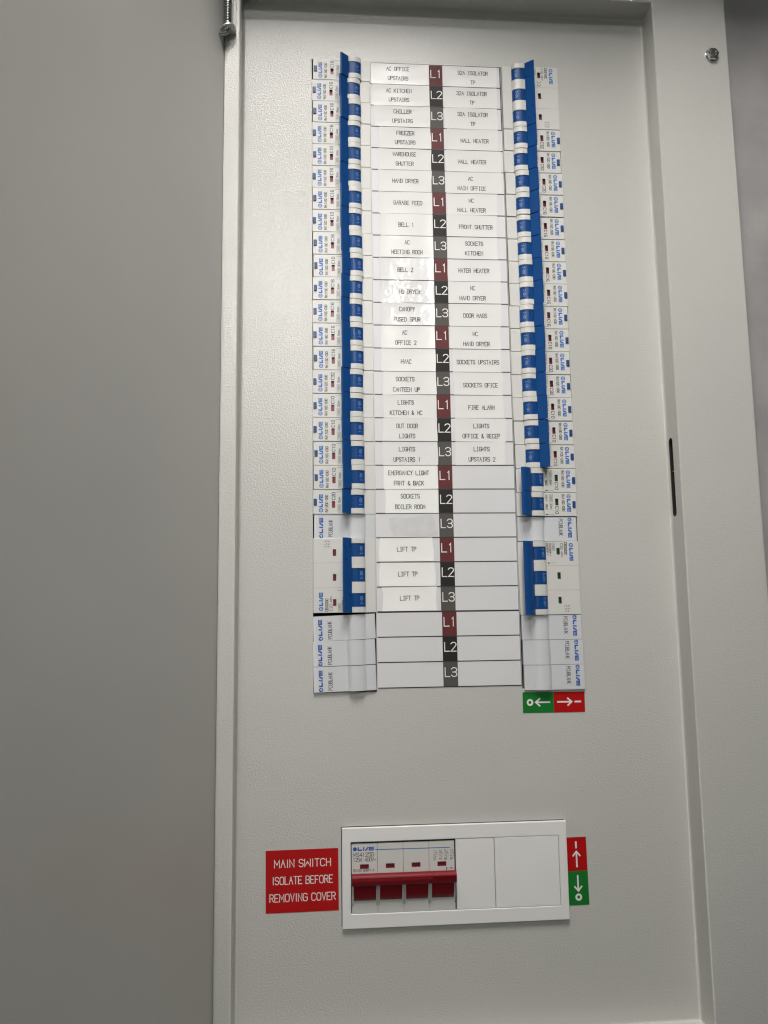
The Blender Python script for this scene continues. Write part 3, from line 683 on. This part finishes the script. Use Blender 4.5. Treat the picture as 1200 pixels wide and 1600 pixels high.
for w0, w1 in wz:
    mb = MB(); q = rect((w0 - .02, w1 + .02, 605.18, 608.22))
    for i in range(4):
        j = (i + 1) % 4; mb.poly([(SWP(q[i][0]), SVP(q[i][1]), HS - .03), (SWP(q[j][0]), SVP(q[j][1]), HS - .03), (SWP(q[j][0]), SVP(q[j][1]), HS - 1), (SWP(q[i][0]), SVP(q[i][1]), HS - 1)], 0)
    mb.poly([(SWP(x), SVP(y), HS - 1) for x, y in q], 1); mb.obj('indicator_window', [m_black, m_windark], msw)
bar = MB()
bar.prism([(SVP(v), h) for v, h in ((610.6, 4.5), (609.9, 6.5), (610.2, 8.6), (611.2, 9.9), (612.3, 10.2), (612.5, 10.0), (613.9, 10.1), (614.1, 9.9), (615.6, 9.8), (616.6, 9.4), (617.4, 8.6), (617.7, 7.4), (617.5, 5.2))], SWP(-77.6), SWP(-15.85 - 6 + 0.0), 'u', bev=.3)
bar.prism([(SVP(v), h) for v, h in ((610.6, 4.5), (609.9, 6.5), (610.2, 8.6), (611.2, 9.9), (612.3, 10.2), (612.5, 10.0), (613.9, 10.1), (614.1, 9.9), (615.6, 9.8), (616.6, 9.4), (617.4, 8.6), (617.7, 7.4), (617.5, 5.2))], SWP(-21.8), SWP(-5.4), 'u', bev=.12)
bar.obj('handle', m_red, msw)
for k in range(4):
    a, b = -76.1 + 18 * k, -60.9 + 18 * k
    mb = MB(); mb.prism([(SVP(v), h) for v, h in ((613, 0), (613, 6.5), (616.5, 7.4), (618.6, 6.6), (619.6, 6.7), (623, 5.7), (626, 4.5), (628.4, 3.2), (628.7, 2.6), (628.7, 0))], SWP(a), SWP(b), 'u', bev=.15, smooth=True); mb.obj('toggle', m_red, msw)
    for f0, f1 in ((-77.25 + 18 * k, -76.25 + 18 * k), (-60.75 + 18 * k, -59.7 + 18 * k)):
        mb = MB(); mb.prism([(SVP(v), h) for v, h in ((614, 0), (614, 5.5), (620, 5.3), (626, 4.2), (631, 2.6), (633, 1.8), (633, 0))], SWP(f0), SWP(f1), 'u', bev=.2); mb.obj('cheek', m_plastic, msw)
mb = MB(); h = HS + .03
stext(mb, 'MS4125D', SWP(-69.1), SVP(598.8), h, 2.5, 1, .34, 'right', prop=14.4); stext(mb, '125A 400V~', SWP(-68.4), SVP(602.1), h, 2.4, 1.62, .31, 'right', .80)
stext(mb, 'IEC/EN 60947-3', SWP(-69.4), SVP(609.2), h, 1.5, 1.06, .22, 'right', .8)
for k in range(4):
    u = SWP(-19.3 + 3.9 * k); I = lambda x, y: (u + x, SVP(600.6) - y)
    ribbon(mb, [(.9, 3.2), (.9, 1.6)], .2, I, h); ribbon(mb, [(.9 + .75 * math.cos(a * .785), .9 + .75 * math.sin(a * .785)) for a in range(8)], .22, I, h + .01, closed=True)
    ribbon(mb, [(-1.0, .3), (.3, -1.0), (.6, -2.0), (.6, -3.3)], .24, I, h); ribbon(mb, [(-1.0, -.9), (-.4, -.9)], .2, I, h + .01); ribbon(mb, [(1.3, -1.0), (2.0, -1.0)], .2, I, h + .01)
    stext(mb, '1357'[k], u - .5, SVP(598.4), h, 1.7, 1.3, .22, 'right'); stext(mb, '2468'[k], u - .5, SVP(603.3), h, 1.7, 1.3, .24, 'right')
mb.poly([(SWP(-11.6), SVP(609.0), h), (SWP(-11.2), SVP(609.0), h), (SWP(-11.2), SVP(612), h), (SWP(-11.6), SVP(612), h)]); stext(mb, 'I-ON', SWP(-8.9), SVP(609.7), h, 1.1, 1.0, .2, 'right')
mb.obj('lettering', m_ink, msw)
mb = MB(); logo(mb, SWP(-76.4), SVP(595.0), h, 14.6, 2.7, 'right', True)
mb.poly([(SWP(-61.1), SVP(595.5), h), (SWP(-8.6), SVP(595.9) - .15, h), (SWP(-8.6), SVP(595.9) + .35, h), (SWP(-61.1), SVP(595.5) + .5, h)]); mb.obj('logo_print', m_bluedeep, msw)

# ------------------------------------------------------------------ stickers on the cover
def plate(mb, u0, u1, v0, v1, h, mi=0): mb.box(u0, u1, v0, v1, .02, h, mi=mi)
def warp(o, f):
    for v in o.data.vertices:
        a, b = f(v.co.x / MM, -v.co.z / MM); v.co.x = a * MM; v.co.z = -b * MM
t = thing('warning_sticker', 'red sticker reading MAIN SWITCH ISOLATE BEFORE REMOVING COVER', 'warning sticker', (-111.4, 614.9, 0), rot=-.3)
mb = MB(); plate(mb, -25.1, 24.9, -20.6, 20.5, .2); mb.obj('vinyl', m_stred, t)
mb = MB()
for s_, v, wd_ in (('MAiN SWiTCH', -11.6, 38.6), ('iSOLATE BEFORE', -.5, 41.2), ('REMOViNG COVER', 10.8, 44.8)): stext(mb, s_, .2, v, .24, 4.9, 1, .56, 'right', prop=wd_)
mb.obj('lettering', m_whiteink, t)
def arrow_sticker(label, cat_loc, rot, order):
    t = thing('arrow_sticker', label, 'sticker', cat_loc, 'arrow stickers', rot)
    L = 22.9
    for col, m, sg in (('r', m_stred, -1), ('g', m_stgreen, 1)):
        mb = MB(); y0, y1 = (-L, -.02) if sg < 0 else (.02, L)
        plate(mb, -7.3, 7.3, y0, y1, .2); p = mb.obj('vinyl', m, t)
        mb = MB(); I = lambda x, y: (x, y); h = .23
        if sg < 0:
            ribbon(mb, [(-.2, -19.6), (-.2, -15.8)], 1.25, I, h)
            ribbon(mb, [(-.2, -12.9), (-.2, -2.9)], 1.12, I, h); ribbon(mb, [(-2.7, -10.3), (-.2, -13.2), (2.3, -10.3)], 1.1, I, h + .02)
        else:
            ribbon(mb, [(-.1, 3.2), (-.1, 12.6)], 1.12, I, h); ribbon(mb, [(-2.6, 10.5), (-.1, 13.4), (2.4, 10.5)], 1.1, I, h + .02)
            ribbon(mb, [(-.1 + 1.75 * math.cos(a * math.pi / 12), 17.6 + 1.75 * math.sin(a * math.pi / 12)) for a in range(24)], 1.35, I, h, closed=True)
        mb.obj('symbol_print', m_whiteink, p)
arrow_sticker('upright red and green arrow sticker beside the main switch bezel', (82.4, 615.6, 0), -.6, 0)
arrow_sticker('sideways green and red arrow sticker under the right column of breakers', (70.2, 498.5, 0), 90.3, 1)
